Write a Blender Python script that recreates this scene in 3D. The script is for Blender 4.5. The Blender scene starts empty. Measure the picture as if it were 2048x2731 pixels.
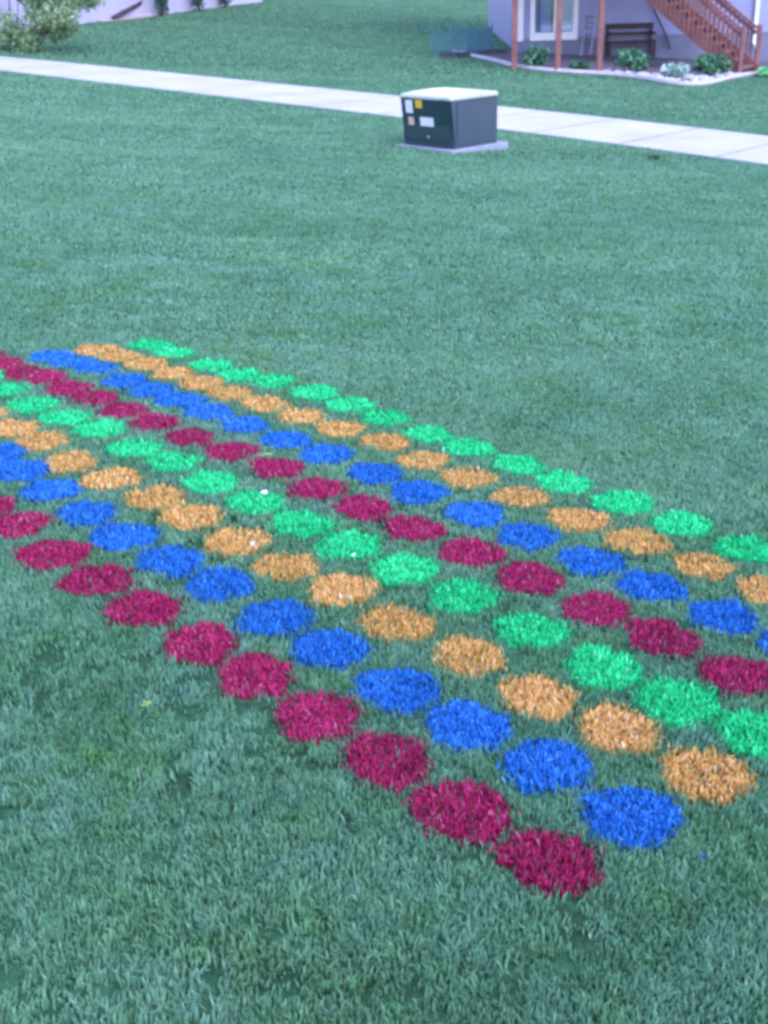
import bpy, math, random
import numpy as np
C = bpy.context.scene.collection
sc = bpy.context.scene
R = math.radians
rng = np.random.default_rng(7)
random.seed(7)

# ------------------------------------------------------------------ camera
cam_d = bpy.data.cameras.new('camera'); cam = bpy.data.objects.new('camera', cam_d); C.objects.link(cam)
from mathutils import Matrix, Vector
RT = (0.9995500337, -0.0126404158, -0.0272020205)
UP = (0.0299955002, 0.4212207809, 0.9064619814)
FW = (0.0, 0.9068700423, -0.4214104014)
EYE = (0.0, 0.0, 1.6040475)
cam.matrix_world = Matrix(((RT[0], UP[0], -FW[0], EYE[0]), (RT[1], UP[1], -FW[1], EYE[1]), (RT[2], UP[2], -FW[2], EYE[2]), (0, 0, 0, 1)))
cam_d.sensor_fit = 'HORIZONTAL'; cam_d.sensor_width = 24.0; cam_d.lens = 36.17
cam_d.clip_start = 0.05; cam_d.clip_end = 1000
sc.camera = cam
cam_d.dof.use_dof = True; cam_d.dof.focus_distance = 3.2; cam_d.dof.aperture_fstop = 7.1     # a small hand-held camera focused on the dots
sc.cycles.filter_width = 3.3

# ------------------------------------------------------------------ light: open shade under a blue evening sky
SUN_EL, SUN_AZ = 56.0, 140.0          # elevation; azimuth clockwise from +Y (behind the camera, to the right)
w = bpy.data.worlds.new('World'); sc.world = w; w.use_nodes = True
nt = w.node_tree; bg = nt.nodes['Background']
sky = nt.nodes.new('ShaderNodeTexSky'); sky.sky_type = 'NISHITA'; sky.sun_disc = False
sky.sun_elevation = R(SUN_EL); sky.sun_rotation = R(SUN_AZ); sky.air_density = 1.0; sky.dust_density = 0.3; sky.ozone_density = 2.2
tintn = nt.nodes.new('ShaderNodeMix'); tintn.data_type = 'RGBA'; tintn.blend_type = 'MULTIPLY'; tintn.inputs[0].default_value = 1
tintn.inputs[7].default_value = (1.20, .97, 1.08, 1)          # violet tint on the sky light, in place of camera white balance
nt.links.new(sky.outputs['Color'], tintn.inputs[6]); nt.links.new(tintn.outputs[2], bg.inputs['Color']); bg.inputs['Strength'].default_value = 0.15
sd = bpy.data.lights.new('sun', 'SUN'); sun = bpy.data.objects.new('sun', sd); C.objects.link(sun)
sd.energy = 0.5; sd.angle = R(30); sd.color = (1.0, 0.95, 0.9)
a_ = R(SUN_AZ); e_ = R(SUN_EL)
sdir = Vector((math.sin(a_)*math.cos(e_), math.cos(a_)*math.cos(e_), math.sin(e_)))
sun.rotation_euler = sdir.to_track_quat('Z', 'Y').to_euler()
sc.view_settings.view_transform = 'Standard'; sc.view_settings.look = 'None'; sc.view_settings.gamma = 1
sc.view_settings.use_curve_mapping = False
sc.view_settings.exposure = 2.22

# painted dots: positions in metres on the lawn, one list per row, nearest end first
DOTS = {
 'A': [(0.32, 1.86), (0.15, 2.02), (-0.01, 2.2), (-0.18, 2.38), (-0.35, 2.56), (-0.51, 2.72), (-0.7, 2.91), (-0.87, 3.08), (-1.04, 3.25), (-1.21, 3.47), (-1.37, 3.61), (-1.55, 3.77)],
 'B': [(0.52, 2.01), (0.36, 2.19), (0.19, 2.35), (0.02, 2.51), (-0.16, 2.71), (-0.32, 2.88), (-0.5, 3.07), (-0.67, 3.23), (-0.85, 3.4), (-1.01, 3.58), (-1.18, 3.78), (-1.34, 3.96), (-1.47, 4.13), (-1.64, 4.28)],
 'C': [(0.73, 2.17), (0.56, 2.35), (0.38, 2.49), (0.22, 2.69), (0.03, 2.86), (-0.13, 3.06), (-0.31, 3.21), (-0.48, 3.39), (-0.66, 3.58), (-0.8, 3.73), (-0.99, 3.9), (-1.18, 4.06), (-1.34, 4.27), (-1.5, 4.42), (-1.67, 4.59)],
 'D': [(0.91, 2.34), (0.74, 2.48), (0.58, 2.64), (0.41, 2.84), (0.23, 3.04), (0.06, 3.21), (-0.12, 3.38), (-0.28, 3.55), (-0.45, 3.72), (-0.63, 3.9), (-0.8, 4.09), (-0.97, 4.23), (-1.15, 4.44), (-1.32, 4.57), (-1.5, 4.73), (-1.67, 4.93), (-1.83, 5.1)],
 'E': [(0.94, 2.62), (0.78, 2.82), (0.62, 2.98), (0.45, 3.18), (0.28, 3.35), (0.1, 3.53), (-0.07, 3.7), (-0.24, 3.86), (-0.4, 4.06), (-0.59, 4.22), (-0.77, 4.37), (-0.94, 4.55), (-1.1, 4.69), (-1.26, 4.85), (-1.4, 4.98), (-1.55, 5.14), (-1.66, 5.2), (-1.8, 5.34), (-1.94, 5.48)],
 'F': [(1.15, 2.78), (0.99, 2.95), (0.82, 3.14), (0.66, 3.31), (0.48, 3.49), (0.32, 3.67), (0.13, 3.86), (-0.03, 4.03), (-0.22, 4.23), (-0.39, 4.38), (-0.57, 4.55), (-0.74, 4.7), (-0.89, 4.86), (-1.03, 4.99), (-1.18, 5.12), (-1.35, 5.31), (-1.48, 5.4), (-1.6, 5.48)],
 'G': [(1.19, 3.12), (1.02, 3.3), (0.85, 3.48), (0.68, 3.65), (0.5, 3.84), (0.32, 4.02), (0.16, 4.19), (0.01, 4.39), (-0.17, 4.54), (-0.34, 4.68), (-0.51, 4.84), (-0.68, 4.98), (-0.83, 5.12), (-0.98, 5.27), (-1.13, 5.41), (-1.28, 5.52), (-1.42, 5.63)],
 'H': [(1.21, 3.44), (1.04, 3.64), (0.87, 3.81), (0.68, 3.99), (0.53, 4.17), (0.35, 4.35), (0.19, 4.5), (0.02, 4.7), (-0.14, 4.87), (-0.3, 5.03), (-0.5, 5.18), (-0.67, 5.27), (-0.82, 5.43), (-1.03, 5.63), (-1.17, 5.76)],
}
EXTRA = {'E': (1.13, 2.47), 'G': (1.36, 2.95), 'H': (1.38, 3.28)}
DENS = 1.6

# ------------------------------------------------------------------ helpers
def tag(o, label=None, cat=None, group=None, kind=None):
    if label: o['label'] = label
    if cat: o['category'] = cat
    if group: o['group'] = group
    if kind: o['kind'] = kind
    return o

def thing(name, label, cat, loc=(0, 0, 0), group=None, rz=0):
    o = bpy.data.objects.new(name, None); C.objects.link(o); o.location = loc; o.rotation_euler = (0, 0, rz)
    o.empty_display_size = 0.1
    return tag(o, label, cat, group)

def link(name, me, mat, parent=None):
    o = bpy.data.objects.new(name, me); C.objects.link(o)
    if mat: me.materials.append(mat)
    if parent: o.parent = parent
    return o

class MB:
    """collects boxes, bars and tubes into one mesh"""
    def __init__(s): s.v = []; s.f = []
    def hexa(s, p):
        n = len(s.v); s.v += [tuple(q) for q in p]
        for f in ((0, 3, 2, 1), (4, 5, 6, 7), (0, 1, 5, 4), (1, 2, 6, 5), (2, 3, 7, 6), (3, 0, 4, 7)): s.f.append(tuple(n+i for i in f))
        return s
    def box(s, x0, x1, y0, y1, z0, z1):
        return s.hexa([(x0, y0, z0), (x1, y0, z0), (x1, y1, z0), (x0, y1, z0), (x0, y0, z1), (x1, y0, z1), (x1, y1, z1), (x0, y1, z1)])
    def bar(s, a, b, w, h, up=(0, 0, 1)):
        a = Vector(a); b = Vector(b); d = (b-a).normalized(); u = Vector(up)
        if abs(d.dot(u)) > .95: u = Vector((0, 1, 0))
        r = d.cross(u).normalized(); u = r.cross(d).normalized()
        P = []
        for c in (a, b):
            for i, j in ((-1, -1), (1, -1), (1, 1), (-1, 1)): P.append(c + r*(i*w/2) + u*(j*h/2))
        n = len(s.v); s.v += [tuple(q) for q in P]
        for f in ((0, 1, 2, 3), (7, 6, 5, 4), (0, 4, 5, 1), (1, 5, 6, 2), (2, 6, 7, 3), (3, 7, 4, 0)): s.f.append(tuple(n+i for i in f))
        return s
    def tube(s, pts, r, k=8):
        pts = [Vector(p) for p in pts]; rr = r if isinstance(r, (list, tuple)) else [r]*len(pts)
        n0 = len(s.v)
        for i, p in enumerate(pts):
            d = (pts[min(i+1, len(pts)-1)]-pts[max(i-1, 0)]).normalized()
            u = Vector((0, 0, 1)) if abs(d.z) < .9 else Vector((1, 0, 0))
            x = d.cross(u).normalized(); y = d.cross(x)
            for j in range(k):
                t = 2*math.pi*j/k; s.v.append(tuple(p+(x*math.cos(t)+y*math.sin(t))*rr[i]))
        for i in range(len(pts)-1):
            for j in range(k):
                s.f.append((n0+i*k+j, n0+i*k+(j+1) % k, n0+(i+1)*k+(j+1) % k, n0+(i+1)*k+j))
        s.f.append(tuple(n0+j for j in range(k))[::-1]); s.f.append(tuple(n0+(len(pts)-1)*k+j for j in range(k)))
        return s
    def build(s, name, mat, parent=None, bevel=0):
        me = bpy.data.meshes.new(name); me.from_pydata(s.v, [], s.f); me.update()
        o = link(name, me, mat, parent)
        if bevel:
            m = o.modifiers.new('bevel', 'BEVEL'); m.width = bevel; m.segments = 2; m.limit_method = 'ANGLE'
        return o

def np_mesh(name, V, tris=None, quads=None, tint=None):
    me = bpy.data.meshes.new(name); nt_ = 0 if tris is None else len(tris); nq = 0 if quads is None else len(quads)
    me.vertices.add(len(V)); me.vertices.foreach_set('co', np.ascontiguousarray(V, np.float32).ravel())
    parts = []
    if nq: parts.append(quads.ravel())
    if nt_: parts.append(tris.ravel())
    idx = np.concatenate(parts).astype(np.int32)
    me.loops.add(len(idx)); me.loops.foreach_set('vertex_index', idx)
    me.polygons.add(nq+nt_)
    st = np.concatenate([np.arange(nq)*4, nq*4+np.arange(nt_)*3]).astype(np.int32)
    me.polygons.foreach_set('loop_start', st)
    if tint is not None:
        at = me.attributes.new('tint', 'FLOAT', 'FACE'); at.data.foreach_set('value', tint.astype(np.float32))
    me.update(calc_edges=True); me.validate()
    return me

# ------------------------------------------------------------------ terrain
PA, PB = -0.06411896897, -0.03089580681
def sp(t, k): return k*np.logaddexp(0, np.asarray(t, float)/k)
def terr(X, Y):
    X = np.asarray(X, float); Y = np.asarray(Y, float)
    X = 45*np.tanh(X/45)*1.0 if False else np.clip(X, -45, 45)
    Yc = np.clip(Y, -20, 90)
    d = (X*0.62+Yc*0.785)-13.5
    h = (Yc-26-0.8*X)*.8
    return PA*X+PB*Yc+0.035*(sp(d, 1.5)-sp(d-60, 3))+0.05*(sp(h, 3)-sp(h-50, 4))
def gz(x, y): return float(terr(x, y))

def vnoise(X, Y, seed, s):
    """smooth value noise in 0..1"""
    r = np.random.default_rng(seed).random((256, 256))
    x = X/s+500.3; y = Y/s+500.7; xi = np.floor(x).astype(int); yi = np.floor(y).astype(int); u = x-xi; v = y-yi
    u = u*u*(3-2*u); v = v*v*(3-2*v)
    g = lambda a, b: r[a % 256, b % 256]
    return (g(xi, yi)*(1-u)+g(xi+1, yi)*u)*(1-v)+(g(xi, yi+1)*(1-u)+g(xi+1, yi+1)*u)*v

# ------------------------------------------------------------------ materials
def new_mat(name):
    m = bpy.data.materials.new(name); m.use_nodes = True
    return m, m.node_tree, m.node_tree.nodes['Principled BSDF']
def ramp(t, stops):
    r = t.nodes.new('ShaderNodeValToRGB'); e = r.color_ramp.elements
    while len(e) > 1: e.remove(e[-1])
    e[0].position = stops[0][0]; e[0].color = (*stops[0][1], 1)
    for p, c in stops[1:]:
        k = e.new(p); k.color = (*c, 1)
    return r
def noise(t, scale, detail=3, rough=.6, stretch=(1, 1, 1), rot=0):
    g = t.nodes.new('ShaderNodeNewGeometry'); mp = t.nodes.new('ShaderNodeMapping'); mp.inputs['Scale'].default_value = stretch
    mp.inputs['Rotation'].default_value = (0, 0, rot)
    n = t.nodes.new('ShaderNodeTexNoise'); n.inputs['Scale'].default_value = scale; n.inputs['Detail'].default_value = detail; n.inputs['Roughness'].default_value = rough
    t.links.new(g.outputs['Position'], mp.inputs['Vector']); t.links.new(mp.outputs[0], n.inputs['Vector'])
    return n
def plain(name, col, rough=.6, var=.12, scale=6, metal=0, bump=0.0, spec=.5, detail=4):
    """a painted, wooden or mineral surface with uneven tone"""
    m, t, b = new_mat(name)
    n = noise(t, scale, detail)
    lo = tuple(c*(1-var) for c in col); hi = tuple(min(1, c*(1+var)) for c in col)
    r = ramp(t, [(.3, lo), (.7, hi)]); t.links.new(n.outputs['Fac'], r.inputs[0]); t.links.new(r.outputs[0], b.inputs['Base Color'])
    b.inputs['Roughness'].default_value = rough; b.inputs['Metallic'].default_value = metal; b.inputs['Specular IOR Level'].default_value = spec
    if bump:
        n2 = noise(t, scale*9, 4); bp = t.nodes.new('ShaderNodeBump'); bp.inputs['Strength'].default_value = bump; bp.inputs['Distance'].default_value = .01
        t.links.new(n2.outputs['Fac'], bp.inputs['Height']); t.links.new(bp.outputs[0], b.inputs['Normal'])
    return m

def blade_mat(name, stops, trans=.3, rough=.45, patch=None, spec=.5):
    m, t, b = new_mat(name)
    at = t.nodes.new('ShaderNodeAttribute'); at.attribute_name = 'tint'
    r = ramp(t, stops); t.links.new(at.outputs['Fac'], r.inputs[0]); col = r.outputs[0]
    if patch:
        for sc_, amt, st, pc in patch:
            n = noise(t, sc_, 3, .6, st, .55)
            mr = t.nodes.new('ShaderNodeMapRange'); mr.inputs[1].default_value = .38; mr.inputs[2].default_value = .66; mr.inputs[3].default_value = 0; mr.inputs[4].default_value = amt
            t.links.new(n.outputs['Fac'], mr.inputs[0])
            mx = t.nodes.new('ShaderNodeMix'); mx.data_type = 'RGBA'; mx.inputs[7].default_value = (*pc, 1)
            t.links.new(mr.outputs[0], mx.inputs[0]); t.links.new(col, mx.inputs[6]); col = mx.outputs[2]
    t.links.new(col, b.inputs['Base Color']); b.inputs['Roughness'].default_value = rough; b.inputs['Specular IOR Level'].default_value = spec
    tr = t.nodes.new('ShaderNodeBsdfTranslucent'); t.links.new(col, tr.inputs['Color'])
    ms = t.nodes.new('ShaderNodeMixShader'); ms.inputs[0].default_value = trans
    t.links.new(b.outputs[0], ms.inputs[1]); t.links.new(tr.outputs[0], ms.inputs[2])
    t.links.new(ms.outputs[0], t.nodes['Material Output'].inputs['Surface'])
    return m

G_DK, G_MD, G_LT = (.022, .105, .026), (.128, .360, .145), (.350, .610, .410)
PATCH = [(16, .75, (1, 1, 1), (.13, .31, .06)), (11, .6, (1, 1, 1), (.24, .40, .38)), (2.4, .6, (1, 1.5, 1), (.11, .32, .075)), (1.1, .25, (1, 1.5, 1), (.20, .38, .34)), (1.6, .5, (1, 1.6, 1), (.060, .215, .085)), (3.5, .5, (1, 1, 1), (.260, .500, .360)), (.35, .5, (1, 2, 1), (.25, .48, .27)), (.6, .35, (1, 2, 1), (.08, .26, .13))]
M_grass = blade_mat('grass blades', [(0, G_DK), (.45, G_MD), (.9, G_LT), (.955, (.30, .40, .22)), (1, (.55, .55, .42))], .4, .32, PATCH, .6)
PAINT = {
 'red':    blade_mat('red turf paint', [(0, (.09, .20, .12)), (.1, (.14, .09, .08)), (.2, (.22, .008, .055)), (.5, (.42, .018, .105)), (.9, (.60, .06, .22)), (1, (.75, .25, .40))], .12, .6, spec=.25),
 'blue':   blade_mat('blue turf paint', [(0, (.06, .24, .20)), (.1, (.03, .16, .30)), (.2, (.008, .08, .36)), (.5, (.022, .20, .60)), (.9, (.07, .33, .82)), (1, (.14, .45, .95))], .12, .6, spec=.25),
 'orange': blade_mat('orange turf paint', [(0, (.14, .30, .14)), (.15, (.30, .32, .12)), (.25, (.45, .26, .06)), (.5, (.76, .43, .125)), (.9, (.90, .62, .27)), (1, (.95, .8, .6))], .15, .6, spec=.25),
 'green':  blade_mat('green turf paint', [(0, (.06, .30, .14)), (.2, (.012, .40, .13)), (.5, (.022, .70, .25)), (.9, (.10, .88, .40)), (1, (.3, .95, .6))], .15, .6, spec=.25),
}
# lawn soil and thatch, coloured like the turf that hides it
m, t, b = new_mat('lawn turf')
n1 = noise(t, 2.2, 6, .7, (1, 2, 1), .55); r1 = ramp(t, [(.3, (.018, .06, .025)), (.5, (.040, .13, .06)), (.72, (.09, .24, .13))]); t.links.new(n1.outputs['Fac'], r1.inputs[0])
n2 = noise(t, 40, 4, .7); r2 = ramp(t, [(.3, (.35, .38, .35)), (.7, (1.15, 1.15, 1.1))]); t.links.new(n2.outputs['Fac'], r2.inputs[0])
mx = t.nodes.new('ShaderNodeMix'); mx.data_type = 'RGBA'; mx.blend_type = 'MULTIPLY'; mx.inputs[0].default_value = 1
t.links.new(r1.outputs[0], mx.inputs[6]); t.links.new(r2.outputs[0], mx.inputs[7]); t.links.new(mx.outputs[2], b.inputs['Base Color'])
b.inputs['Roughness'].default_value = .9; b.inputs['Specular IOR Level'].default_value = .2
bp = t.nodes.new('ShaderNodeBump'); bp.inputs['Distance'].default_value = .03; bp.inputs['Strength'].default_value = .8
t.links.new(n2.outputs['Fac'], bp.inputs['Height']); t.links.new(bp.outputs[0], b.inputs['Normal'])
M_turf = m
M_conc = plain('weathered pale concrete', (.44, .42, .43), .85, .10, 1.1, bump=.25, detail=8)
M_joint = plain('path joint dirt', (.34, .33, .34), .9, .2, 3)
M_edge_shade = plain('painted edge shade', (.045, .05, .045), .95, .4, 12, bump=.5)  # near-black tone for the shade strip beside the path
M_pad = plain('grey pad concrete', (.24, .26, .33), .85, .12, 5, bump=.2)
M_box = plain('dark green enamel', (.024, .052, .082), .38, .10, 5)
M_boxdk = plain('dark green enamel door', (.018, .044, .052), .35, .12, 7)
M_lid = plain('enamel with painted sky reflection', (.42, .45, .37), .35, .10, 7)  # pale colour paints in the sky reflection on the lid
M_white = plain('white painted trim', (.72, .74, .74), .5, .05, 4)
M_label = plain('white sticker', (.70, .72, .74), .5, .08, 60)
M_ylw = plain('yellow warning sticker', (.70, .42, .03), .5, .08, 60)
M_peach = plain('faded orange sticker', (.66, .42, .30), .5, .10, 60)
M_steel = plain('galvanised steel', (.45, .47, .5), .4, .1, 30, metal=.8)
M_red = plain('red-brown stained timber', (.22, .088, .080), .7, .25, 3, bump=.3)
M_tread = plain('worn stained treads', (.20, .10, .085), .75, .3, 4, bump=.3)
M_bench = plain('dark stained bench timber', (.040, .015, .022), .6, .3, 5)
M_side = plain('pale blue-grey vinyl siding', (.27, .29, .47), .6, .05, 1.5)
M_side2 = plain('warm grey vinyl siding', (.42, .40, .52), .6, .05, 1.5)
M_found = plain('grey foundation block', (.17, .18, .25), .9, .15, 3, bump=.3)
M_curtain2 = plain('slate blue curtain', (.24, .38, .70), .8, .08, 5)
M_curtain = plain('pale blue-grey curtain', (.74, .82, .93), .8, .08, 5)
M_room = plain('dim room wall', (.18, .20, .23), .9, .1, 2)
M_shingle = plain('dark roof shingles', (.08, .08, .085), .9, .3, 9, bump=.4)
M_alu = plain('dull aluminium tube', (.36, .37, .40), .5, .1, 30)
M_black = plain('dark pipe', (.03, .035, .045), .5, .1, 9)
m, t, b = new_mat('grey purple gravel')
n1 = noise(t, 22, 5, .75); r1 = ramp(t, [(.30, (.05, .04, .055)), (.5, (.115, .098, .13)), (.7, (.24, .215, .26))]); t.links.new(n1.outputs['Fac'], r1.inputs[0]); t.links.new(r1.outputs[0], b.inputs['Base Color'])
b.inputs['Roughness'].default_value = .9
bp = t.nodes.new('ShaderNodeBump'); bp.inputs['Distance'].default_value = .03; t.links.new(n1.outputs['Fac'], bp.inputs['Height']); t.links.new(bp.outputs[0], b.inputs['Normal'])
M_gravel = m
M_edge = plain('pale limestone edging', (.42, .40, .42), .85, .15, 8, bump=.4)
M_rock = plain('white landscape rock', (.46, .44, .47), .85, .15, 8, bump=.3)
# glass: clear with a sky reflection
m, t, b = new_mat('window glass')
tr = t.nodes.new('ShaderNodeBsdfTransparent'); tr.inputs[0].default_value = (.90, .95, 1, 1)
gl = t.nodes.new('ShaderNodeBsdfGlossy'); gl.inputs['Roughness'].default_value = .05
ms = t.nodes.new('ShaderNodeMixShader'); ms.inputs[0].default_value = .22
t.links.new(tr.outputs[0], ms.inputs[1]); t.links.new(gl.outputs[0], ms.inputs[2]); t.links.new(ms.outputs[0], t.nodes['Material Output'].inputs['Surface'])
M_glass = m

# ------------------------------------------------------------------ ground, path
def axis(lo, a, b_, hi, step):
    core = np.arange(a, b_+1e-6, step); out = []
    x = a; d = step
    L = []
    while x > lo: d *= 1.35; x -= d; L.append(max(x, lo))
    Rr = []; x = b_; d = step
    while x < hi: d *= 1.35; x += d; Rr.append(min(x, hi))
    return np.concatenate([L[::-1], core, Rr])
gx = axis(-400, -16, 16, 400, .4); gy = axis(-200, -2, 62, 600, .4)
GX, GY = np.meshgrid(gx, gy); GZ = terr(GX, GY)
V = np.stack([GX, GY, GZ], -1).reshape(-1, 3); nx, ny = len(gx), len(gy)
ii = (np.arange(ny-1)[:, None]*nx+np.arange(nx-1)[None]).ravel()
Q = np.stack([ii, ii+1, ii+1+nx, ii+nx], -1)
g = link('ground', np_mesh('ground', V, quads=Q), M_turf); tag(g, 'gently sloping green lawn ground rising behind the path', kind='structure')
for p_ in g.data.polygons: p_.use_smooth = True

U = np.array([-.785, .62]); N = np.array([.62, .785])
FAR = np.array([(-8.12, 27.87), (-4.71, 26.31), (-2.5, 25.18), (.46, 23.42), (2.22, 21.85), (3.86, 20.1), (5.94, 18.11)])
NEAR = np.array([(-7.52, 25.16), (-4.81, 24.08), (-2.65, 21.92), (-1.26, 21.07), (.38, 19.94), (1.9, 18.6), (3.01, 17.18), (3.94, 15.92), (4.98, 15.06)])
def fitc(Pt):
    s = Pt@U; d = Pt@N; c = np.polyfit(s, d, 2); lo, hi = s.min(), s.max(); dc = np.polyder(c)
    def f(x):
        x = np.asarray(x, float); xc = np.clip(x, lo, hi); return np.polyval(c, xc)+np.polyval(dc, xc)*(x-xc)
    return f
f_far, f_near = fitc(FAR), fitc(NEAR)
def path_pt(s, k, up=0.0):
    d = f_near(s)*(1-k)+f_far(s)*k
    x = U[0]*s+N[0]*d; y = U[1]*s+N[1]*d
    return (float(x), float(y), gz(x, y)+up)
mb = MB(); jb = MB(); eb = MB()
S = np.arange(-14, 52, .3)
for s0, s1 in zip(S[:-1], S[1:]):
    n = len(mb.v)
    for s in (s0, s1):
        for k, u in ((0, -.05), (0, .022), (.33, .024), (.66, .024), (1, .022), (1, -.05)): mb.v.append(path_pt(s, k, u))
    for j in range(5): mb.f.append((n+j, n+6+j, n+7+j, n+1+j))
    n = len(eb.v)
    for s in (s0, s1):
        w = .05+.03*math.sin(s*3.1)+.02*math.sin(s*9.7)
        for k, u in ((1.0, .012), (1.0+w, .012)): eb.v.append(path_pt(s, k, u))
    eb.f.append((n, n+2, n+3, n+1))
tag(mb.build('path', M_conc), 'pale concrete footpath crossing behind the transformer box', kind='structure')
tag(eb.build('edge_shade', M_edge_shade), 'thin dark strip of painted shade along the far edge of the path', kind='structure')  # dark strip painting the shadow of the lawn edge
for s in np.arange(-14, 51, 1.55):
    n = len(jb.v)
    for ds in (-.012, .012):
        for k in (0, .5, 1): jb.v.append(path_pt(s+ds, k, .030))
    jb.f += [(n, n+3, n+4, n+1), (n+1, n+4, n+5, n+2)]
tag(jb.build('path_joints', M_joint), 'saw-cut joints across the footpath', kind='structure')

# gravel bed under the deck
BED = [(2.3, 33.9), (2.49, 33.3), (3.21, 31.75), (3.52, 30.3), (4.42, 29.4), (5.5, 29.2), (6.24, 28.5), (6.6, 27.0), (7.05, 26.75), (7.6, 27.4), (8.15, 28.45), (9.0, 29.8), (10.0, 30.9), (12, 32.2), (14, 33), (14, 35.2), (2.6, 35.2)]
def smooth(P, k=3):
    P = [Vector(p) for p in P]
    for _ in range(k):
        q = [P[0]]
        for a, b2 in zip(P[:-1], P[1:]): q += [a*.75+b2*.25, a*.25+b2*.75]
        P = q+[P[-1]]
    return [tuple(p) for p in P]
front = smooth(BED[:15], 2)
def inside(X, Y, poly):
    X = np.asarray(X); Y = np.asarray(Y); c = np.zeros(X.shape, bool); j = len(poly)-1
    for i in range(len(poly)):
        xi, yi = poly[i]; xj, yj = poly[j]
        k = ((yi > Y) != (yj > Y)) & (X < (xj-xi)*(Y-yi)/(yj-yi+1e-12)+xi); c ^= k; j = i
    return c
bedpoly = front+BED[15:]
mb = MB(); st = .25
for x in np.arange(2, 14.1, st):
    ys = [y for y in np.arange(26.5, 35.3, .05) if inside(np.array([x+st/2]), np.array([y]), bedpoly)[0]]
    if not ys: continue
    y0, y1 = min(ys), max(ys); m_ = max(2, int((y1-y0)/.5)+1); n = len(mb.v)
    for k in range(m_+1):
        y = y0+(y1-y0)*k/m_
        for xx in (x, x+st): mb.v.append((xx, y, gz(xx, y)+.035))
    for k in range(m_): mb.f.append((n+2*k, n+2*k+1, n+2*k+3, n+2*k+2))
tag(mb.build('gravel_bed', M_gravel), 'grey purple gravel bed under the deck posts', kind='structure')
mb = MB()
fr = [(x, y, gz(x, y)+.05) for x, y in front]
mb.tube(fr, .065, 6)
tag(mb.build('bed_edging', M_edge), 'curved pale stone edging between the gravel bed and the lawn', 'edging')

# ------------------------------------------------------------------ the painted dots and the lawn's blades
def blades(P, Zb, h, wd, az, lean, laz, two):
    """tapered bent blades: arrays per blade; two -> 5 vertices, else 3"""
    n = len(P); sx = np.cos(az)*wd/2; sy = np.sin(az)*wd/2; lx = np.cos(laz)*lean*h; ly = np.sin(laz)*lean*h
    b0 = np.stack([P[:, 0]-sx, P[:, 1]-sy, Zb-.004], -1); b1 = np.stack([P[:, 0]+sx, P[:, 1]+sy, Zb-.004], -1)
    tip = np.stack([P[:, 0]+lx, P[:, 1]+ly, Zb+h*np.sqrt(np.clip(1-lean*lean*.6, .1, 1))], -1)
    if two:
        mx_ = P[:, 0]+lx*.33; my_ = P[:, 1]+ly*.33; mz = Zb+h*.55
        m0 = np.stack([mx_-sx*.8, my_-sy*.8, mz], -1); m1 = np.stack([mx_+sx*.8, my_+sy*.8, mz], -1)
        V = np.stack([b0, b1, m1, m0, tip], 1).reshape(-1, 3); i = np.arange(n)*5
        return V, np.stack([i, i+1, i+2, i+3], -1), np.stack([i+3, i+2, i+4], -1)
    V = np.stack([b0, b1, tip], 1).reshape(-1, 3); i = np.arange(n)*3
    return V, None, np.stack([i, i+1, i+2], -1)

def scatter(y0, y1, dens, extra=1.2):
    """random points in the strip of lawn y0..y1 that the camera (or one a step aside) can see"""
    w1 = .36*y1*1.02+extra; n = int(dens*(y1-y0)*2*w1); X = rng.uniform(-w1, w1, n); Y = rng.uniform(y0, y1, n)
    k = np.abs(X) < .36*Y*1.02+extra
    return np.stack([X[k], Y[k]], -1)

bands = [(.9, 1.6, 30000), (1.6, 2.4, 27000), (2.4, 3.4, 20000), (3.4, 4.6, 14000), (4.6, 6.0, 9000), (6, 8, 4000), (8, 11, 2100), (11, 15, 1100), (15, 20, 620), (20, 28, 330), (28, 40, 150), (40, 60, 60)]
allP, allS = [], []
for y0, y1, dn in bands:
    p = scatter(y0, y1, dn*DENS); allP.append(p)
NLAWN = sum(len(a) for a in allP)
# twice the blades inside the dots: the paint binds the turf there into a close mat
for k_, L_ in DOTS.items():
    for x_, y_ in L_+([EXTRA[k_]] if k_ in EXTRA else []):
        m_ = int(np.interp(y_, [1.5, 6], [36000, 12000])*.04); allP.append(np.stack([x_+rng.uniform(-.11, .11, m_), y_+rng.uniform(-.11, .11, m_)], -1))
P = np.concatenate(allP); extra_b = np.arange(len(P)) >= NLAWN; D = np.hypot(P[:, 0], P[:, 1])
# keep clear of the path, pad, bed and houses
s_ = P@U; d_ = P@N
keep = ~((d_ > f_near(s_)-.0) & (d_ < f_far(s_)+.10))
keep &= ~inside(P[:, 0], P[:, 1], bedpoly)
BOX_O = np.array([1.0, 15.42]); FX = np.array([-.672, .741]); FX /= np.linalg.norm(FX); SX = np.array([.741, .672]); SX /= np.linalg.norm(SX)
rel = P-BOX_O; u_ = rel@FX; v_ = rel@SX
keep &= ~((u_ > -.05) & (u_ < 1.0) & (v_ > -.06) & (v_ < 1.02))
thin = vnoise(P[:, 0], P[:, 1], 15, .045)*.6+vnoise(P[:, 0], P[:, 1], 16, .2)*.4
keep &= (thin > .31+rng.normal(0, .07, len(P))) | extra_b | (D > 4)
P = P[keep]; D = D[keep]; extra_b = extra_b[keep]
n = len(P)
clump = vnoise(P[:, 0], P[:, 1], 3, .11); big = vnoise(P[:, 0], P[:, 1], 4, .55)
fine = vnoise(P[:, 0], P[:, 1], 12, .035)
h = (.010+.012*fine+.008*clump+.004*big)*rng.uniform(.6, 1.25, n)*(1+np.clip(D-6, 0, 30)*.018)
wd = .0046*rng.uniform(.7, 1.4, n)*np.maximum(1, D/2.6)**.95
az = rng.uniform(0, math.pi, n)
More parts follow.
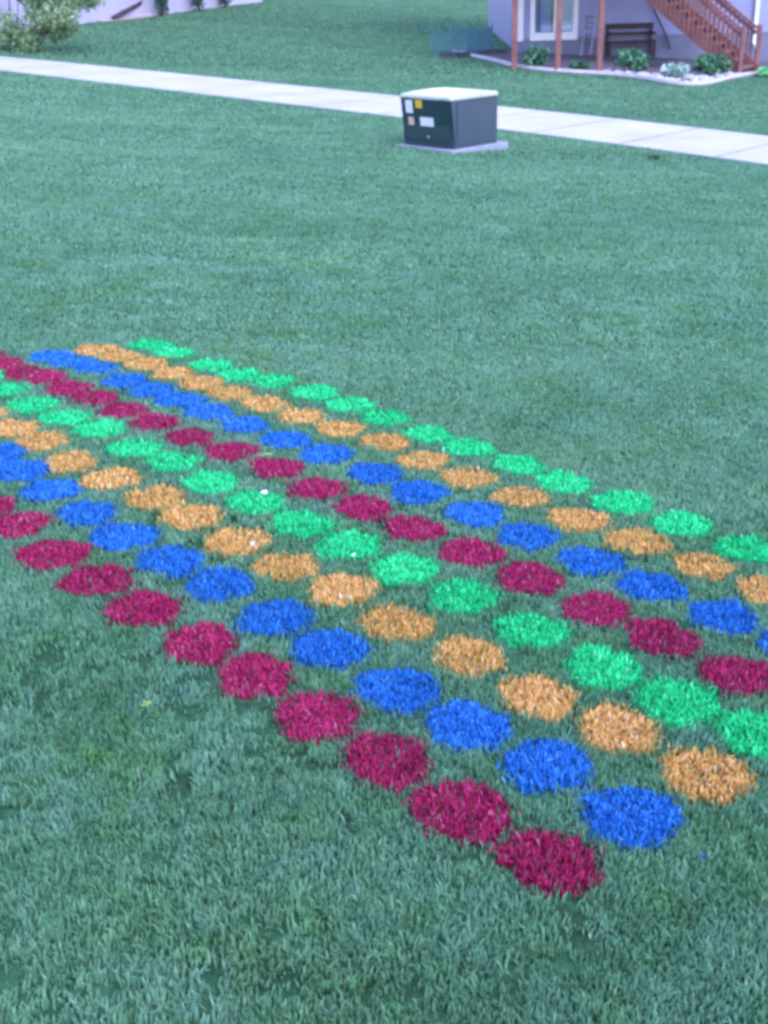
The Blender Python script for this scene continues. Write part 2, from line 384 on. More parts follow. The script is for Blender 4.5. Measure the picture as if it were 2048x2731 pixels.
lean = np.clip(np.abs(rng.normal(.05, .38, n)), .02, 1.15); laz = vnoise(P[:, 0], P[:, 1], 9, .16)*9+rng.normal(0, 1.9, n)
tint = np.clip(-.12+1.1*(fine*.45+clump*.3+big*.25)+rng.normal(0, .27, n), 0, .93); rare = rng.random(n); tint[rare > .985] = .99
beyond = (P@N) > f_far(P@U); tint[beyond] = np.clip(tint[beyond]-.48, 0, 1)   # blades beyond the path take a darker tint
Zb = terr(P[:, 0], P[:, 1])

ROWS = {'A': ('red', 'front red row'), 'B': ('blue', 'front blue row'), 'C': ('orange', 'front orange row'), 'D': ('green', 'front green row'),
        'E': ('red', 'back red row'), 'F': ('blue', 'back blue row'), 'G': ('orange', 'back orange row'), 'H': ('green', 'back green row')}
ORD = ['first', 'second', 'third', 'fourth', 'fifth', 'sixth', 'seventh', 'eighth', 'ninth', 'tenth', 'eleventh', 'twelfth', 'thirteenth', 'fourteenth', 'fifteenth', 'sixteenth', 'seventeenth', 'eighteenth', 'nineteenth', 'twentieth']
LOOK = {'red': 'magenta red', 'blue': 'bright blue', 'orange': 'dusty orange', 'green': 'mint green'}
COV = {'red': .985, 'blue': .985, 'orange': .93, 'green': .98}
RAD = .1035
owner = np.full(n, -1)
dot_list = []; rimq = np.full(n, 9.0)
for k in 'ABCDEFGH':
    col, row = ROWS[k]
    for i, (x, y) in enumerate(DOTS[k]):
        dot_list.append((x, y, col, row, '%s painted grass dot, %s from the near right end of the %s' % (LOOK[col], ORD[i], row)))
    if k in EXTRA:
        x, y = EXTRA[k]; dot_list.append((x, y, col, row, '%s painted grass dot just outside the right edge, next in the %s' % (LOOK[col], row)))
for q, (x, y, col, row, lab) in enumerate(dot_list):
    idx = np.where((np.abs(P[:, 0]-x) < .2) & (np.abs(P[:, 1]-y) < .2))[0]
    dx = P[idx, 0]-x; dy = P[idx, 1]-y; r = np.hypot(dx, dy); th = np.arctan2(dy, dx)
    ph = rng.uniform(0, 6.28, 4); rr = RAD*rng.uniform(.95, 1.04)
    edge = rr*(1+.05*np.sin(2*th+ph[0])+.04*np.sin(3*th+ph[1])+.04*np.sin(5*th+ph[2])+.03*np.sin(9*th+ph[3]))
    thinp = vnoise(P[idx, 0], P[idx, 1], 40+q % 5, .03); cv = COV[col]*rng.uniform(.86, 1.03)
    pr = np.clip(cv-.35*np.clip(.42-thinp, 0, 1)*(1.4 if col == 'orange' else .7), 0, 1)/(1+np.exp((r-edge)/.009)); pr = np.maximum(pr, .06*(r < edge*1.14)); pr[r > edge*1.17] = 0
    hit = (rng.random(len(idx)) < pr) & (owner[idx] < 0); owner[idx[hit]] = q; rimq[idx[hit]] = np.clip((edge-r)/.012, -2, 9)[hit]
    un = idx[(owner[idx] < 0) & (r < edge*.97)]; h[un] *= .6; wd[un] *= .7

def build_blades(name, sel, mat):
    near = sel & (D < 9); farm = sel & (D >= 9); Vs = []; Qs = []; Ts = []; tq = []; tt = []; off = 0
    for msk, two in ((near, True), (farm, False)):
        if not msk.any(): continue
        V, Qd, T = blades(P[msk], Zb[msk], h[msk], wd[msk], az[msk], lean[msk], laz[msk], two)
        Vs.append(V)
        if Qd is not None: Qs.append(Qd+off); tq.append(tint[msk])
        Ts.append(T+off); tt.append(tint[msk]); off += len(V)
    V = np.concatenate(Vs); T = np.concatenate(Ts)
    me = np_mesh(name, V, T, np.concatenate(Qs) if Qs else None, np.concatenate(tq+tt))
    return link(name, me, mat)
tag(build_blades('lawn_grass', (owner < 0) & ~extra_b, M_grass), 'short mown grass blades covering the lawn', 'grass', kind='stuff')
for q, (x, y, col, row, lab) in enumerate(dot_list):
    sel = owner == q
    if not sel.any(): continue
    tint[sel] = np.clip(rng.uniform(.42, .58)+rng.normal(0, .2, sel.sum())-np.where(rng.random(sel.sum()) < .75, .34*np.clip(1-rimq[sel], 0, 1.2), 0)-.45*(rng.random(sel.sum()) < .03), 0, 1); h[sel] = h[sel]*.9+.004; wd[sel] *= 1.4
    o = build_blades('painted_dot', sel, PAINT[col])
    tag(o, lab, 'painted dot', 'painted dots of the %s' % row)
print('blades', n, 'dots', len(dot_list))

# ------------------------------------------------------------------ litter and weeds in the grass
def scrap(name, label, cat, x, y, sx, sy, mat, rz, z=.045, pts=7):
    mb = MB(); c = len(mb.v); random.seed(int(x*100)+int(y*77))
    top = []
    for i in range(pts):
        t = 2*math.pi*i/pts; k = random.uniform(.7, 1.1); top.append((math.cos(t)*sx*k, math.sin(t)*sy*k, random.uniform(-.006, .008)))
    mb.v += [(0, 0, .008)]+top+[(a, b2, c2-.002) for a, b2, c2 in top]+[(0, 0, .005)]
    for i in range(pts):
        j = (i+1) % pts; mb.f += [(0, 1+i, 1+j), (1+i, 1+pts+i, 1+pts+j, 1+j), (2*pts+1, 1+pts+j, 1+pts+i)]
    o = mb.build(name, mat); o.location = (x, y, gz(x, y)+z); o.rotation_euler = (.15, -.1, rz)
    return tag(o, label, cat)
M_paper = plain('white paper scrap', (.62, .66, .66), .7, .05, 40)
M_ylw2 = plain('yellow green leaf', (.26, .38, .07), .6, .15, 60)
M_drip = plain('dark blue paint spatter', (.01, .05, .22), .6, .2, 60)
scrap('paper_scrap', 'white torn scrap lying on a front row green dot', 'litter', -.42, 3.74, .015, .008, M_paper, .4)
scrap('paper_scrap', 'small white scrap beside a front row orange dot', 'litter', -.42, 3.31, .009, .006, M_paper, -.3)
scrap('paper_scrap', 'pale greenish scrap between a front green and a front orange dot', 'litter', -.10, 3.24, .012, .006, plain('pale green scrap', (.5, .75, .6), .7, .05, 40), .6)
scrap('fallen_leaf', 'narrow yellow leaf lying on a back row red dot', 'leaf', -.44, 4.12, .028, .007, M_ylw2, -.2)
def weed(name, label, x, y, nl, size, mat):
    mb = MB()
    for i in range(nl):
        t = 2*math.pi*i/nl+random.uniform(-.4, .4); L = size*random.uniform(.7, 1.2); c, s = math.cos(t), math.sin(t); wv = L*.2
        n0 = len(mb.v); mb.v += [(0, 0, 0), (c*L*.5-s*wv, s*L*.5+c*wv, L*.55), (c*L, s*L, L*.5), (c*L*.5+s*wv, s*L*.5-c*wv, L*.5)]
        mb.f += [(n0, n0+1, n0+2), (n0, n0+2, n0+3)]
    o = mb.build(name, mat); o.location = (x, y, gz(x, y)+.02); return tag(o, label, 'weed')
weed('lawn_weed', 'small yellow green weed in the open lawn left of the front red row', -.60, 2.39, 6, .018, M_ylw2)
weed('paint_spatter', 'dark blue paint spatter on grass right of the nearest red dot', .64, 1.87, 5, .013, M_drip)['category'] = 'paint spatter'
mb = MB()
for i in range(30):
    t = random.uniform(0, 6.28); r = random.uniform(0, .05); x = 3.6+math.cos(t)*r*1.4; y = 15.3+math.sin(t)*r
    mb.bar((x, y, gz(x, y)), (x+random.uniform(-.03, .03), y+random.uniform(-.03, .03), gz(x, y)+.06), .02, .004)
tag(mb.build('dark_tuft', plain('dark coarse grass', (.05, .10, .06), .8)), 'small dark tuft of coarse grass near the path at right', 'grass tuft')

# ------------------------------------------------------------------ transformer box on its pad
bz = gz(1.2, 15.9)
def bp3(u, v, z): q = BOX_O+FX*u+SX*v; return (q[0], q[1], z)
pad = MB(); z0 = bz-.08; z1 = bz+.06
pad.hexa([bp3(-.06, -.06, z0), bp3(1.0, -.06, z0), bp3(1.0, 1.04, z0), bp3(-.06, 1.04, z0), bp3(-.06, -.06, z1), bp3(1.0, -.06, z1), bp3(1.0, 1.04, z1), bp3(-.06, 1.04, z1)][::1])
padt = pad.build('concrete_pad', M_pad, None, .012); tag(padt, 'low grey concrete pad under the green utility box', 'pad')
BW, BD, BH = .93, .88, .65
T = thing('transformer_box', 'dark green utility transformer box with stickers and a lid coloured pale as sky reflection', 'utility box', (BOX_O[0], BOX_O[1], z1))
T.rotation_euler = (0, 0, math.atan2(FX[1], FX[0]))     # local x runs along the front; local -y is ... see below
# local frame: x along front (towards image left), y = away from the front is -90deg turned, so depth runs along local -y
S_ = -1
def P3(x, y, z): return (x, S_*y, z)
def lhex(mb, x0, x1, y0, y1, z0_, z1_, dy0=0, dy1=0):
    a = [P3(x0, y0+dy0, z0_), P3(x1, y0+dy0, z0_), P3(x1, y1, z0_), P3(x0, y1, z0_), P3(x0, y0+dy1, z1_), P3(x1, y0+dy1, z1_), P3(x1, y1, z1_), P3(x0, y1, z1_)]
    mb.hexa([a[3], a[2], a[1], a[0], a[7], a[6], a[5], a[4]])
m1 = MB(); lhex(m1, .0, BW, .0, BD, .004, BH-.02, .075, .0); m1.build('body', M_box, T, .008)
m1 = MB(); lhex(m1, .03, BW-.03, -.014, .03, .08, BH-.055, .072, .0); m1.build('front_door', M_boxdk, T, .006)
m1 = MB(); lhex(m1, .015, BW-.015, -.008, .05, .006, .078, .078, .072); m1.build('skirt', M_boxdk, T, .004)
# lid: overhanging cap with a slightly crowned top
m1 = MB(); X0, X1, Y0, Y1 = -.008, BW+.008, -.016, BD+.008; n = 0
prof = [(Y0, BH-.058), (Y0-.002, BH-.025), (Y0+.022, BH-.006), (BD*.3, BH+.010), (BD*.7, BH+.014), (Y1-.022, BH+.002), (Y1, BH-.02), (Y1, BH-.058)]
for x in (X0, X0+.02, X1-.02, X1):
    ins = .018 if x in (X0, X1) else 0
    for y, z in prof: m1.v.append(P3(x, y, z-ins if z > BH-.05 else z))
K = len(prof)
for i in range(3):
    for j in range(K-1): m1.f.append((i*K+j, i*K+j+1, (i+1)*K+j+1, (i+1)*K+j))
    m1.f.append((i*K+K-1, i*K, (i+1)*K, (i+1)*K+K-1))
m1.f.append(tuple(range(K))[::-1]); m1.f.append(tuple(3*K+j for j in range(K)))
lid = m1.build('lid', M_lid, T, .03); lid['label'] = 'crowned lid with sky reflection painted in as a pale tone'
import bmesh
bm = bmesh.new(); bm.from_mesh(lid.data); bmesh.ops.recalc_face_normals(bm, faces=bm.faces); bm.to_mesh(lid.data); bm.free()
def sticker(name, x0, x1, z0_, z1_, mat, lab):
    yy = lambda z: -.014+.072*(1-(z-.08)/(BH-.135))-.003
    m1 = MB(); a = [P3(x0, yy(z0_), z0_), P3(x1, yy(z0_), z0_), P3(x1, yy(z1_), z1_), P3(x0, yy(z1_), z1_)]
    b4 = [(q[0], q[1]-.004, q[2]) for q in a]
    m1.hexa([b4[0], b4[1], b4[2], b4[3], a[0], a[1], a[2], a[3]]); o = m1.build(name, mat, T); o['label'] = lab
sticker('sticker', .70, .83, .41, .575, M_label, 'white sticker at the upper left of the door')
sticker('sticker', .70, .80, .13, .36, M_peach, 'faded orange sticker below the white one')
sticker('sticker', .52, .64, .48, .58, M_ylw, 'small yellow warning sticker')
sticker('sticker', .34, .58, .19, .37, M_label, 'large square white sticker')
m1 = MB(); m1.tube([P3(.44, .06, .125), P3(.44, .025, .125)], .022, 10); m1.build('latch', M_steel, T, .003)
for xx in (.10, BW-.16):
    m1 = MB(); lhex(m1, xx, xx+.07, -.03, .02, BH-.075, BH-.045); m1.build('hinge', M_boxdk, T, .003)
m1 = MB(); m1.box(-.004, -.001, -BD+.04, -.11, .05, .058).box(-.004, -.001, -BD+.04, -.11, BH-.09, BH-.082); m1.bar((-.0025, -.11, .05), (-.0025, -.11, BH-.082), .008, .003); m1.build('seam', M_boxdk, T)

# ------------------------------------------------------------------ leaf clouds
def leaf_cloud(name, mat, parent, blobs, nleaf, size, seed, flat=.6, asp=.5):
    """leaf-sized quads spread in and over several uneven blobs (cx,cy,cz,rx,ry,rz)"""
    g_ = np.random.default_rng(seed); B = np.array(blobs); wgt = B[:, 3]*B[:, 4]*B[:, 5]; which = g_.choice(len(B), nleaf, p=wgt/wgt.sum())
    d = g_.normal(size=(nleaf, 3)); d /= np.linalg.norm(d, axis=1)[:, None]; r = g_.random(nleaf)**(.45)
    r *= 1+.15*np.sin(d[:, 0]*5+seed)*np.cos(d[:, 2]*4)
    c = B[which, :3]+d*r[:, None]*B[which, 3:]
    nrm = d*.6+g_.normal(size=(nleaf, 3))*flat+np.array([0, 0, .5]); nrm /= np.linalg.norm(nrm, axis=1)[:, None]
    a = np.cross(nrm, g_.normal(size=(nleaf, 3))); a /= np.linalg.norm(a, axis=1)[:, None]; b_ = np.cross(nrm, a)
    s = size*g_.uniform(.6, 1.3, nleaf)[:, None]
    V = np.stack([c-a*s, c-b_*s*asp+nrm*s*.1, c+a*s, c+b_*s*asp+nrm*s*.1], 1).reshape(-1, 3); i = np.arange(nleaf)*4
    t_ = np.clip(.5+.35*(g_.random(len(B))[which]-.5)+g_.normal(0, .2, nleaf), 0, 1)
    me = np_mesh(name, V, quads=np.stack([i, i+1, i+2, i+3], -1), tint=t_)
    return link(name, me, mat, parent)
M_leafg = blade_mat('hosta leaves', [(0, (.03, .10, .05)), (.5, (.06, .20, .10)), (1, (.17, .38, .20))], .2, .5)
M_leafv = blade_mat('variegated leaves', [(0, (.20, .36, .28)), (.5, (.40, .55, .48)), (1, (.68, .75, .72))], .2, .5)
M_leafl = blade_mat('lime leaves', [(0, (.10, .45, .12)), (.5, (.20, .70, .25)), (1, (.4, .8, .4))], .2, .5)
M_leafs = blade_mat('shrub leaves', [(0, (.09, .20, .09)), (.5, (.26, .42, .20)), (.8, (.46, .58, .34)), (1, (.68, .58, .64))], .3, .5)
M_leafe = blade_mat('evergreen needles', [(0, (.015, .06, .04)), (1, (.05, .15, .10))], .1, .6)
M_bark = plain('brown bark', (.08, .06, .05), .9, .3, 12, bump=.6)

def plant(name, label, x, y, wdt, hgt, nleaf, size, mat, seed, cat='plant', group=None, lean=0):
    t0 = thing(name, label, cat, (x, y, gz(x, y)+.03), group)
    g_ = random.Random(seed); bl = []
    for i in range(7):
        a = g_.uniform(0, 6.28); r = g_.uniform(.1, .55)*wdt/2
        bl.append((math.cos(a)*r, math.sin(a)*r, hgt*g_.uniform(.35, .62), wdt*g_.uniform(.2, .32), wdt*g_.uniform(.2, .32), hgt*g_.uniform(.25, .38)))
    leaf_cloud('foliage', mat, t0, bl, nleaf, size, seed)
    mb = MB()
    for i in range(9):
        q = bl[i % 7]; mb.tube([(g_.uniform(-.04, .04), g_.uniform(-.04, .04), -.04), (q[0]*.4, q[1]*.4, q[2]*.6), (q[0]*1.1, q[1]*1.1, q[2]*1.2)], [.012, .009, .004], 5)
    mb.build('stem', M_bark, t0)
    return t0
GP = 'plants in the gravel bed'
plant('leafy_shrub', 'dark green leafy shrub between the two left deck posts', 4.02, 30.35, 1.0, .60, 700, .075, M_leafg, 1, 'shrub', GP)
plant('ground_plant', 'smallest low green plant between the middle and right deck posts', 5.05, 29.85, .55, .28, 350, .06, M_leafg, 2, 'plant', GP)
plant('leafy_shrub', 'green shrub in front of the bench, right of the posts', 6.3, 29.8, 1.05, .62, 700, .08, M_leafg, 3, 'shrub', GP)
plant('hosta_plant', 'pale variegated white and green plant on the white rocks', 6.98, 28.5, .85, .36, 500, .09, M_leafv, 4, 'plant', GP)
plant('leafy_shrub', 'green shrub at the foot of the stairs beside white rocks', 8.05, 29.3, .98, .58, 700, .075, M_leafg, 5, 'shrub', GP)
plant('ground_plant', 'bright lime green low plant at the right edge by the stairs', 9.75, 29.9, .75, .2, 400, .08, M_leafl, 6, 'plant', GP)
# pale rocks in the front of the bed: one heap nobody could count at this size
mb = MB(); g_ = random.Random(11)
def rock(mb, x, y, r, g_):
    n0 = len(mb.v); z = gz(x, y)+.04
    ring = 7
    mb.v.append((x, y, z+r*.8))
    for lv, (rr, zz) in enumerate(((.75, .5), (1, .05))):
        for i in range(ring):
            t = 2*math.pi*i/ring; k = g_.uniform(.8, 1.15); mb.v.append((x+math.cos(t)*r*rr*k, y+math.sin(t)*r*rr*k, z+r*zz*g_.uniform(.8, 1.2)))
    for i in range(ring):
        j = (i+1) % ring; mb.f += [(n0, n0+1+i, n0+1+j), (n0+1+i, n0+1+ring+i, n0+1+ring+j, n0+1+j)]
for i in range(420):
    x = g_.uniform(5.6, 8.9); y = g_.uniform(26.6, 30.0)
    if not inside(np.array([x]), np.array([y]), bedpoly)[0]: continue
    dfr = min(math.hypot(x-a, y-b2) for a, b2 in front)
    if dfr > 1.0: continue
    rock(mb, x, y, g_.uniform(.04, .10), g_)
tag(mb.build('rock_mulch', M_rock), 'white landscape rocks heaped along the front curve of the bed', 'rocks', kind='stuff')

# ------------------------------------------------------------------ main house (right)
WY = 34.8; ZB = -.50
H1 = thing('house', 'grey sided house with white patio door behind the wooden deck', 'house', (4.15, WY, ZB))
def L(x, z): return (x-4.15, z-ZB)
def lap_wall(name, x0, x1, y, z0_, z1_, mat, parent, cut=None, step=.11):
    """clapboard: each course a shallow wedge; cut=(xa,xb,zb) leaves a doorway below zb"""
    mb = MB(); z = z0_
    while z < z1_-1e-6:
        zt = min(z+step, z1_)
        segs = [(x0, x1)]
        if cut and zt <= cut[2]+1e-6 and z >= cut[3]-1e-6: segs = [(x0, cut[0]), (cut[1], x1)]
        for a, b2 in segs:
            mb.hexa([(a, y-.022, z), (b2, y-.022, z), (b2, y+.10, z), (a, y+.10, z), (a, y-.002, zt), (b2, y-.002, zt), (b2, y+.10, zt), (a, y+.10, zt)])
        z = zt
    return mb.build(name, mat, parent)
lap_wall('wall', 0, 11, 0, .36, 5.5, M_side, H1, cut=(.33, 1.61, 2.45, .30), step=.11)
MB().box(0, 11, -.035, .10, -.6, .358).build('foundation', M_found, H1)
MB().box(.0, 11, .105, 9, -.6, 5.45).build('wall', M_side, H1) if False else None
mb = MB(); mb.box(-.0, .10, .105, 9, -.6, 5.5); mb.box(10.9, 11, .105, 9, -.6, 5.5); mb.box(.10, 10.9, 8.9, 9, -.6, 5.5); mb.build('wall', M_side, H1)['label'] = 'side and rear walls'
mb = MB(); mb.box(-.03, .12, -.05, -.026, .30, 5.4); mb.box(-.03, -.003, -.026, .12, .30, 5.4); mb.build('corner_trim', M_white, H1)
# roof
mb = MB(); mb.hexa([(-.5, -.6, 5.52), (11.5, -.6, 5.52), (11.5, 9.6, 5.52), (-.5, 9.6, 5.52), (-.5, 4.4, 7.9), (11.5, 4.4, 7.9), (11.5, 4.6, 7.9), (-.5, 4.6, 7.9)]); mb.build('roof', M_shingle, H1)
# patio door
dr = MB()
dr.box(.31, .43, -.06, .08, .30, 2.5); dr.box(1.50, 1.63, -.06, .08, .30, 2.5); dr.box(.43, 1.50, -.06, .08, .30, .50); dr.box(.43, 1.50, -.06, .08, 2.38, 2.5)
dr.box(.965, 1.05, -.035, .05, .50, 2.38)
door = dr.build('patio_door', M_white, H1, .004)
MB().box(.43, .965, .0, .008, .50, 2.38).build('pane', M_glass, door); MB().box(1.05, 1.50, .02, .028, .50, 2.38).build('pane', M_glass, door)
cu = MB(); n = 0
xs = np.linspace(1.04, 1.52, 40)
for i, x in enumerate(xs):
    y = .14+.02*math.sin(i*1.3); cu.v += [(x, y, .48), (x, y, 2.4), (x, y+.006, 2.4), (x, y+.006, .48)]
for i in range(39): cu.f += [(4*i, 4*i+4, 4*i+5, 4*i+1), (4*i+3, 4*i+2, 4*i+6, 4*i+7), (4*i+1, 4*i+5, 4*i+6, 4*i+2)]
cu.build('curtain', M_curtain, door)
cu2 = MB(); cu2.v = [(x-.62, y, z) for x, y, z in cu.v]; cu2.f = list(cu.f); cu2.build('curtain', M_curtain2, door)
rm = MB(); rm.box(.1, 3.0, 2.6, 2.7, .3, 2.6); rm.box(.1, 3.0, .2, 2.6, .28, .34); rm.box(.1, 3.0, .2, 2.6, 2.6, 2.66); rm.box(.1, .15, .2, 2.6, .34, 2.6); rm.box(2.95, 3.0, .2, 2.6, .34, 2.6)
rm.build('room', M_room, H1)
mb = MB(); mb.bar((6.58, -.08, .05), (6.52, -.08, 5.4), .11, .08); mb.bar((6.58, -.08, .07), (6.58, -.35, -.02), .11, .08); mb.build('downspout', M_white, H1)
mb = MB(); mb.tube([(3.5, -.12, 2.6), (3.6, -.12, 1.2), (4.1, -.12, .32), (4.23, -.12, -.02)], .028, 8); mb.build('drain_pipe', M_black, H1)

# bench against the wall
BX = 6.55; B = thing('garden_bench', 'dark wooden slatted bench against the house wall', 'bench', (BX, WY-.62, gz(7.2, WY-.5)+.035))
for lx in (.05, 1.27):
    for ly, hh in ((.03, .45), (.48, .86)):
        MB().bar((lx, ly, 0), (lx, ly+(.05 if hh > .5 else 0), hh), .07, .07).build('leg', M_bench, B)
    MB().bar((lx, -.01, .62), (lx, .52, .64), .07, .045).build('armrest', M_bench, B)
MB().box(0, 1.32, .0, .09, .40, .44).box(0, 1.32, .11, .21, .40, .44).box(0, 1.32, .23, .33, .40, .44).box(0, 1.32, .35, .45, .40, .44).build('seat', M_bench, B)
MB().box(0, 1.32, .485, .515, .74, .88).box(0, 1.32, .475, .505, .58, .66).build('backrest', M_bench, B)

# folded chair leaning by the door
FC = thing('folding_chair', 'folded chair with dark slats and thin grey legs leaning between door and post', 'chair', (5.92, WY-.26, gz(6.0, WY-.2)+.04))
for xx in (-.04, .22):
    MB().tube([(xx, 0, 0), (xx+.14, .20, 1.15)], .012, 8).build('leg', M_alu, FC)
    MB().tube([(xx-.05, -.09, 0), (xx+.10, .13, .8)], .011, 8).build('leg', M_alu, FC)
mb = MB()
for z in (.70, .84, .98): mb.bar((z*.12-.03, z*.172-.02, z), (z*.12+.19, z*.172-.02, z), .075, .012)
mb.bar((.05, .09, .66), (.10, .15, 1.02), .02, .01); mb.build('backrest', M_black, FC)
mb = MB()
for z in (.30, .42, .54): mb.bar((z*.12-.03, z*.172-.04, z), (z*.12+.19, z*.172-.04, z), .07, .012)
mb.bar((.05, .0, .27), (.09, .05, .57), .02, .01); mb.build('seat', M_black, FC)

# ------------------------------------------------------------------ deck and stairs
DZ = 1.8  # deck height, set low to deepen the shade on the wall
DK = thing('wooden_deck', 'raised red-brown timber deck on slender square posts', 'deck', (3.49, 30.08, -.6))
O = Vector((3.49, 30.08, -.6))
def DL(x, y, z): return (x-O.x, y-O.y, z-O.z)
posts = [(3.49, 30.08, 'leftmost deck post'), (4.46, 29.50, 'middle deck post'), (5.43, 29.36, 'right deck post')]
for x, y, lb in posts:
    o = MB().bar(DL(x, y, gz(x, y)-.1), DL(x, y, DZ), .125, .125, (0, 1, 0)).build('post', M_red, DK, .006); o['label'] = lb
mb = MB()
for a, b2 in ((posts[0], posts[1]), (posts[1], posts[2])): mb.bar(DL(a[0], a[1], DZ+.1), DL(b2[0], b2[1], DZ+.1), .09, .2)
mb.build('beam', M_red, DK)
DP = [(3.3, 30.0), (4.46, 29.35), (5.6, 29.2), (6.3, 31.4), (10.2, 32.0), (10.2, 34.7), (3.3, 34.7)]  # unseen floor outline, extended right so that it shades the wall
mb = MB(); n = len(DP); mb.v = [DL(x, y, DZ+.21) for x, y in DP]+[DL(x, y, DZ+.26) for x, y in DP]
mb.f = [tuple(range(n))[::-1], tuple(range(n, 2*n))]+[(i, (i+1) % n, n+(i+1) % n, n+i) for i in range(n)]
mb.build('floor', M_tread, DK)
mb = MB()
for (x0, y0), (x1, y1) in ((DP[0], DP[1]), (DP[1], DP[2]), (DP[6], DP[0])):
    mb.bar(DL(x0, y0, DZ+1.2), DL(x1, y1, DZ+1.2), .09, .04)
    k = int(math.hypot(x1-x0, y1-y0)/.13)
    for i in range(k+1): t_ = i/k; mb.bar(DL(x0+(x1-x0)*t_, y0+(y1-y0)*t_, DZ+.26), DL(x0+(x1-x0)*t_, y0+(y1-y0)*t_, DZ+1.18), .035, .035)
mb.build('railing', M_red, DK)

NP = Vector((8.98, 30.05, gz(8.98, 30.05))); RUN = Vector((-.80, .60, 0)); WV = Vector((.60, .80, 0)); SL = .71; WID = 1.0; TR = .255
ST = thing('staircase', 'red-brown timber staircase climbing left to the deck, with open risers', 'stairs', tuple(NP))
def SV(t, k, z): return RUN*t+WV*k+Vector((0, 0, z))
TL = (DZ+.2-NP.z)/SL
for k, nm in ((0, 'near'), (WID, 'far')):
    mb = MB(); mb.bar(SV(-.05, k, .06), SV(TL, k, .06+SL*(TL+.05)), .045, .30); mb.build('stringer', M_red, ST)
    mb = MB(); mb.bar(SV(-.02, k, 1.03), SV(TL, k, 1.03+SL*(TL+.02)), .09, .05); mb.bar(SV(.02, k, .93), SV(TL, k, .93+SL*TL-.01), .04, .09)
    mb.build('handrail', M_red, ST)
    MB().bar(SV(-.04, k+(-.06 if k == 0 else .06), -.15), SV(-.04, k+(-.06 if k == 0 else .06), 1.12), .10, .10, (0, 1, 0)).build('newel_post', M_red, ST, .005)
    mb = MB(); tt_ = .12
    while tt_ < TL: mb.bar(SV(tt_, k+(-.035 if k == 0 else .035), SL*tt_+.02), SV(tt_, k+(-.035 if k == 0 else .035), SL*tt_+1.0), .036, .036); tt_ += .125
    mb.build('balusters', M_red, ST)
i = 0
while True:
    tt_ = i*TR; z = .17+i*TR*SL
    if tt_ > TL-.1: break
    MB().bar(SV(tt_-.02, WID/2, z), SV(tt_+TR+.01, WID/2, z), WID-.05, .04).build('tread', M_tread, ST)
    MB().bar(SV(tt_+.035, .03, z-.09), SV(tt_+.035, WID-.03, z-.09), .02, .12).build('riser_shade', M_bench, ST); i += 1  # dark board painting the shade inside each open stair gap

# low wire fence beside the deck
F = thing('wire_fence', 'low blue-green wire mesh fence on thin posts beside the deck', 'fence', (1.65, 33.2, gz(1.65, 33.2)))
M_wire = plain('blue-green coated wire', (.03, .14, .20), .5, .1, 20)
fp = [(1.65, 33.2), (2.15, 33.35), (2.6, 33.55), (3.0, 34.3), (3.45, 35.3)]
mb = MB()
for a, b2 in zip(fp[:-1], fp[1:]):
    Ls = math.hypot(b2[0]-a[0], b2[1]-a[1]); k = int(Ls/.05)
    for i in range(k): x = a[0]+(b2[0]-a[0])*i/k; y = a[1]+(b2[1]-a[1])*i/k; zz = gz(x, y); mb.bar((x-1.65, y-33.2, zz-F.location.z), (x-1.65, y-33.2, zz-F.location.z+.62), .015, .015)
    for z in np.arange(.05, .64, .08): mb.bar((a[0]-1.65, a[1]-33.2, gz(*a)-F.location.z+z), (b2[0]-1.65, b2[1]-33.2, gz(*b2)-F.location.z+z), .012, .012)
mb.build('wire_mesh', M_wire, F)
for x, y in fp: MB().bar((x-1.65, y-33.2, gz(x, y)-F.location.z-.05), (x-1.65, y-33.2, gz(x, y)-F.location.z+.72), .04, .04).build('post', M_wire, F)
# dark timber step where the lawn meets the bed
mb = MB()
lg = [(1.85, 32.75), (2.3, 32.7), (2.75, 33.0), (3.2, 33.8), (3.75, 34.4)]
for a, b2 in zip(lg[:-1], lg[1:]): mb.bar((a[0], a[1], gz(*a)+.06), (b2[0], b2[1], gz(*b2)+.06), .12, .16)
tag(mb.build('landscape_timber', plain('dark weathered timber', (.05, .05, .07), .9, .3, 5)), 'dark landscape timbers edging the bed left of the deck', 'edging')

# ------------------------------------------------------------------ neighbour house (top left), evergreens, edging, shrub
A2 = Vector((-9.6, 34.2)); B2 = Vector((-4.35, 51.6)); dd = (B2-A2); LN = dd.length
H2 = thing('house', 'pale neighbouring house wall at the top of the slope, upper left', 'house', (A2.x, A2.y, gz(A2.x, A2.y)), rz=math.atan2(dd.y, dd.x))
lap_wall('wall', 0, LN, 0, -.3, 5.5, M_side2, H2)
mb = MB(); mb.box(0, .1, .105, 8, -.6, 5.5); mb.box(LN-.1, LN, .105, 8, -.6, 5.5); mb.box(.1, LN-.1, 7.9, 8, -.6, 5.5); mb.build('wall', M_side2, H2)['label'] = 'side and rear walls'
MB().box(0, LN, -.03, .1, -.9, -.302).build('foundation', M_found, H2)
mb = MB(); mb.hexa([(-.5, -.6, 5.52), (LN+.5, -.6, 5.52), (LN+.5, 8.6, 5.52), (-.5, 8.6, 5.52), (-.5, 3.9, 7.9), (LN+.5, 3.9, 7.9), (LN+.5, 4.1, 7.9), (-.5, 4.1, 7.9)]); mb.build('roof', M_shingle, H2)
GE = 'narrow evergreens along the neighbouring house'
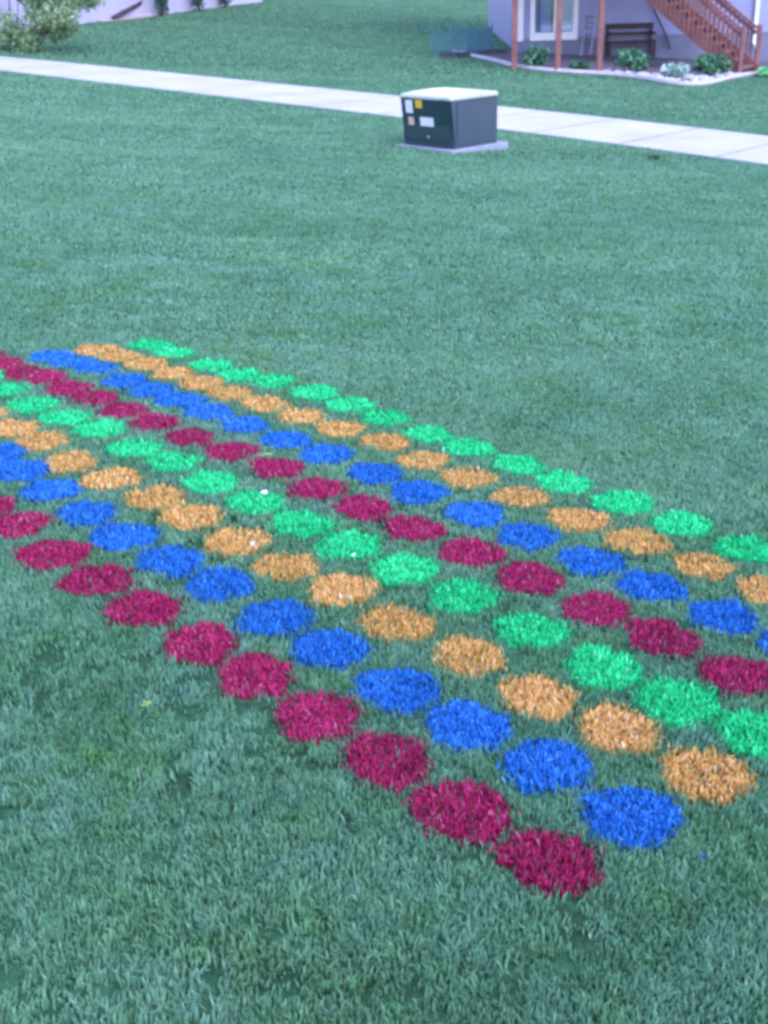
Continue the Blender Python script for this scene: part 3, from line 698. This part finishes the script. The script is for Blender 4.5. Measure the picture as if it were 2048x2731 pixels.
for i, ((x, y), lb) in enumerate((((-6.85, 41.9), 'narrow dark evergreen against the neighbouring house, nearest and leftmost of three'), ((-6.05, 44.9), 'narrow dark evergreen against the neighbouring house, middle of three'), ((-5.35, 47.3), 'narrow dark evergreen against the neighbouring house, farthest and rightmost of three'))):
    e = thing('evergreen_shrub', lb, 'evergreen', (x, y, gz(x, y)), GE)
    leaf_cloud('foliage', M_leafe, e, [(0, 0, .35, .26, .26, .35), (0, 0, .8, .24, .24, .45), (0.02, 0, 1.35, .17, .17, .45), (0, 0, 1.8, .09, .09, .35)], 900, .06, 20+i)
    MB().tube([(0, 0, -.1), (0, 0, 1.7)], [.04, .012], 6).build('trunk', M_bark, e)
mb = MB(); a = (-7.75, 39.2); b2 = (-7.55, 43.6)
pts = [(-8.0, 38.6), (-7.75, 40.0), (-7.62, 41.2)]
mb.bar((-7.95, 39.2, gz(-7.95, 39.2)+.05), (-7.45, 41.5, gz(-7.45, 41.5)+.42), .12, .12)
tag(mb.build('timber_rail', M_bench), 'dark timber rail slanting up the slope by the neighbouring house', 'rail')
mb = MB()
q = [(-8.1, 38.3), (-7.5, 39.9), (-7.1, 41.3), (-6.6, 43.0)]; qi = [(-8.35, 38.45), (-7.8, 40.1), (-7.4, 41.5), (-6.95, 43.2)]
n = len(q); mb.v = [(x, y, gz(x, y)+.03) for x, y in q]+[(x, y, gz(x, y)+.03) for x, y in qi]; mb.f = [(i, i+1, n+i+1, n+i) for i in range(n-1)]
tag(mb.build('pale_mulch', plain('pale pinkish mulch', (.50, .40, .40), .9, .2, 9)), 'pale pink mulch strip along the neighbouring house', kind='structure')

SH = thing('flowering_shrub', 'large loose-leaved shrub with pinkish tips beyond the path, top left corner', 'shrub', (-8.65, 29.6, gz(-8.65, 29.6)))
g_ = random.Random(5); bl = []
for i in range(110):
    x = g_.uniform(-1.8, 2.2); y = g_.uniform(-.7, .7); zt = 2.6-(max(0, x-.2))*.75; z = g_.uniform(.12+max(0, x-.8)*.55, max(zt, .5+max(0, x-.8)*.6)); r = g_.uniform(.20, .42)
    bl.append((x, y, z, r, r, r*.8))
leaf_cloud('foliage', M_leafs, SH, bl, 28000, .045, 31)
mb = MB()
for q in bl[::5]: mb.tube([(q[0]*.3, q[1]*.3, -.1), (q[0]*.6, q[1]*.6, q[2]*.55), (q[0], q[1], q[2]+.1)], [.02, .010, .004], 5)
mb.build('stem', M_bark, SH)
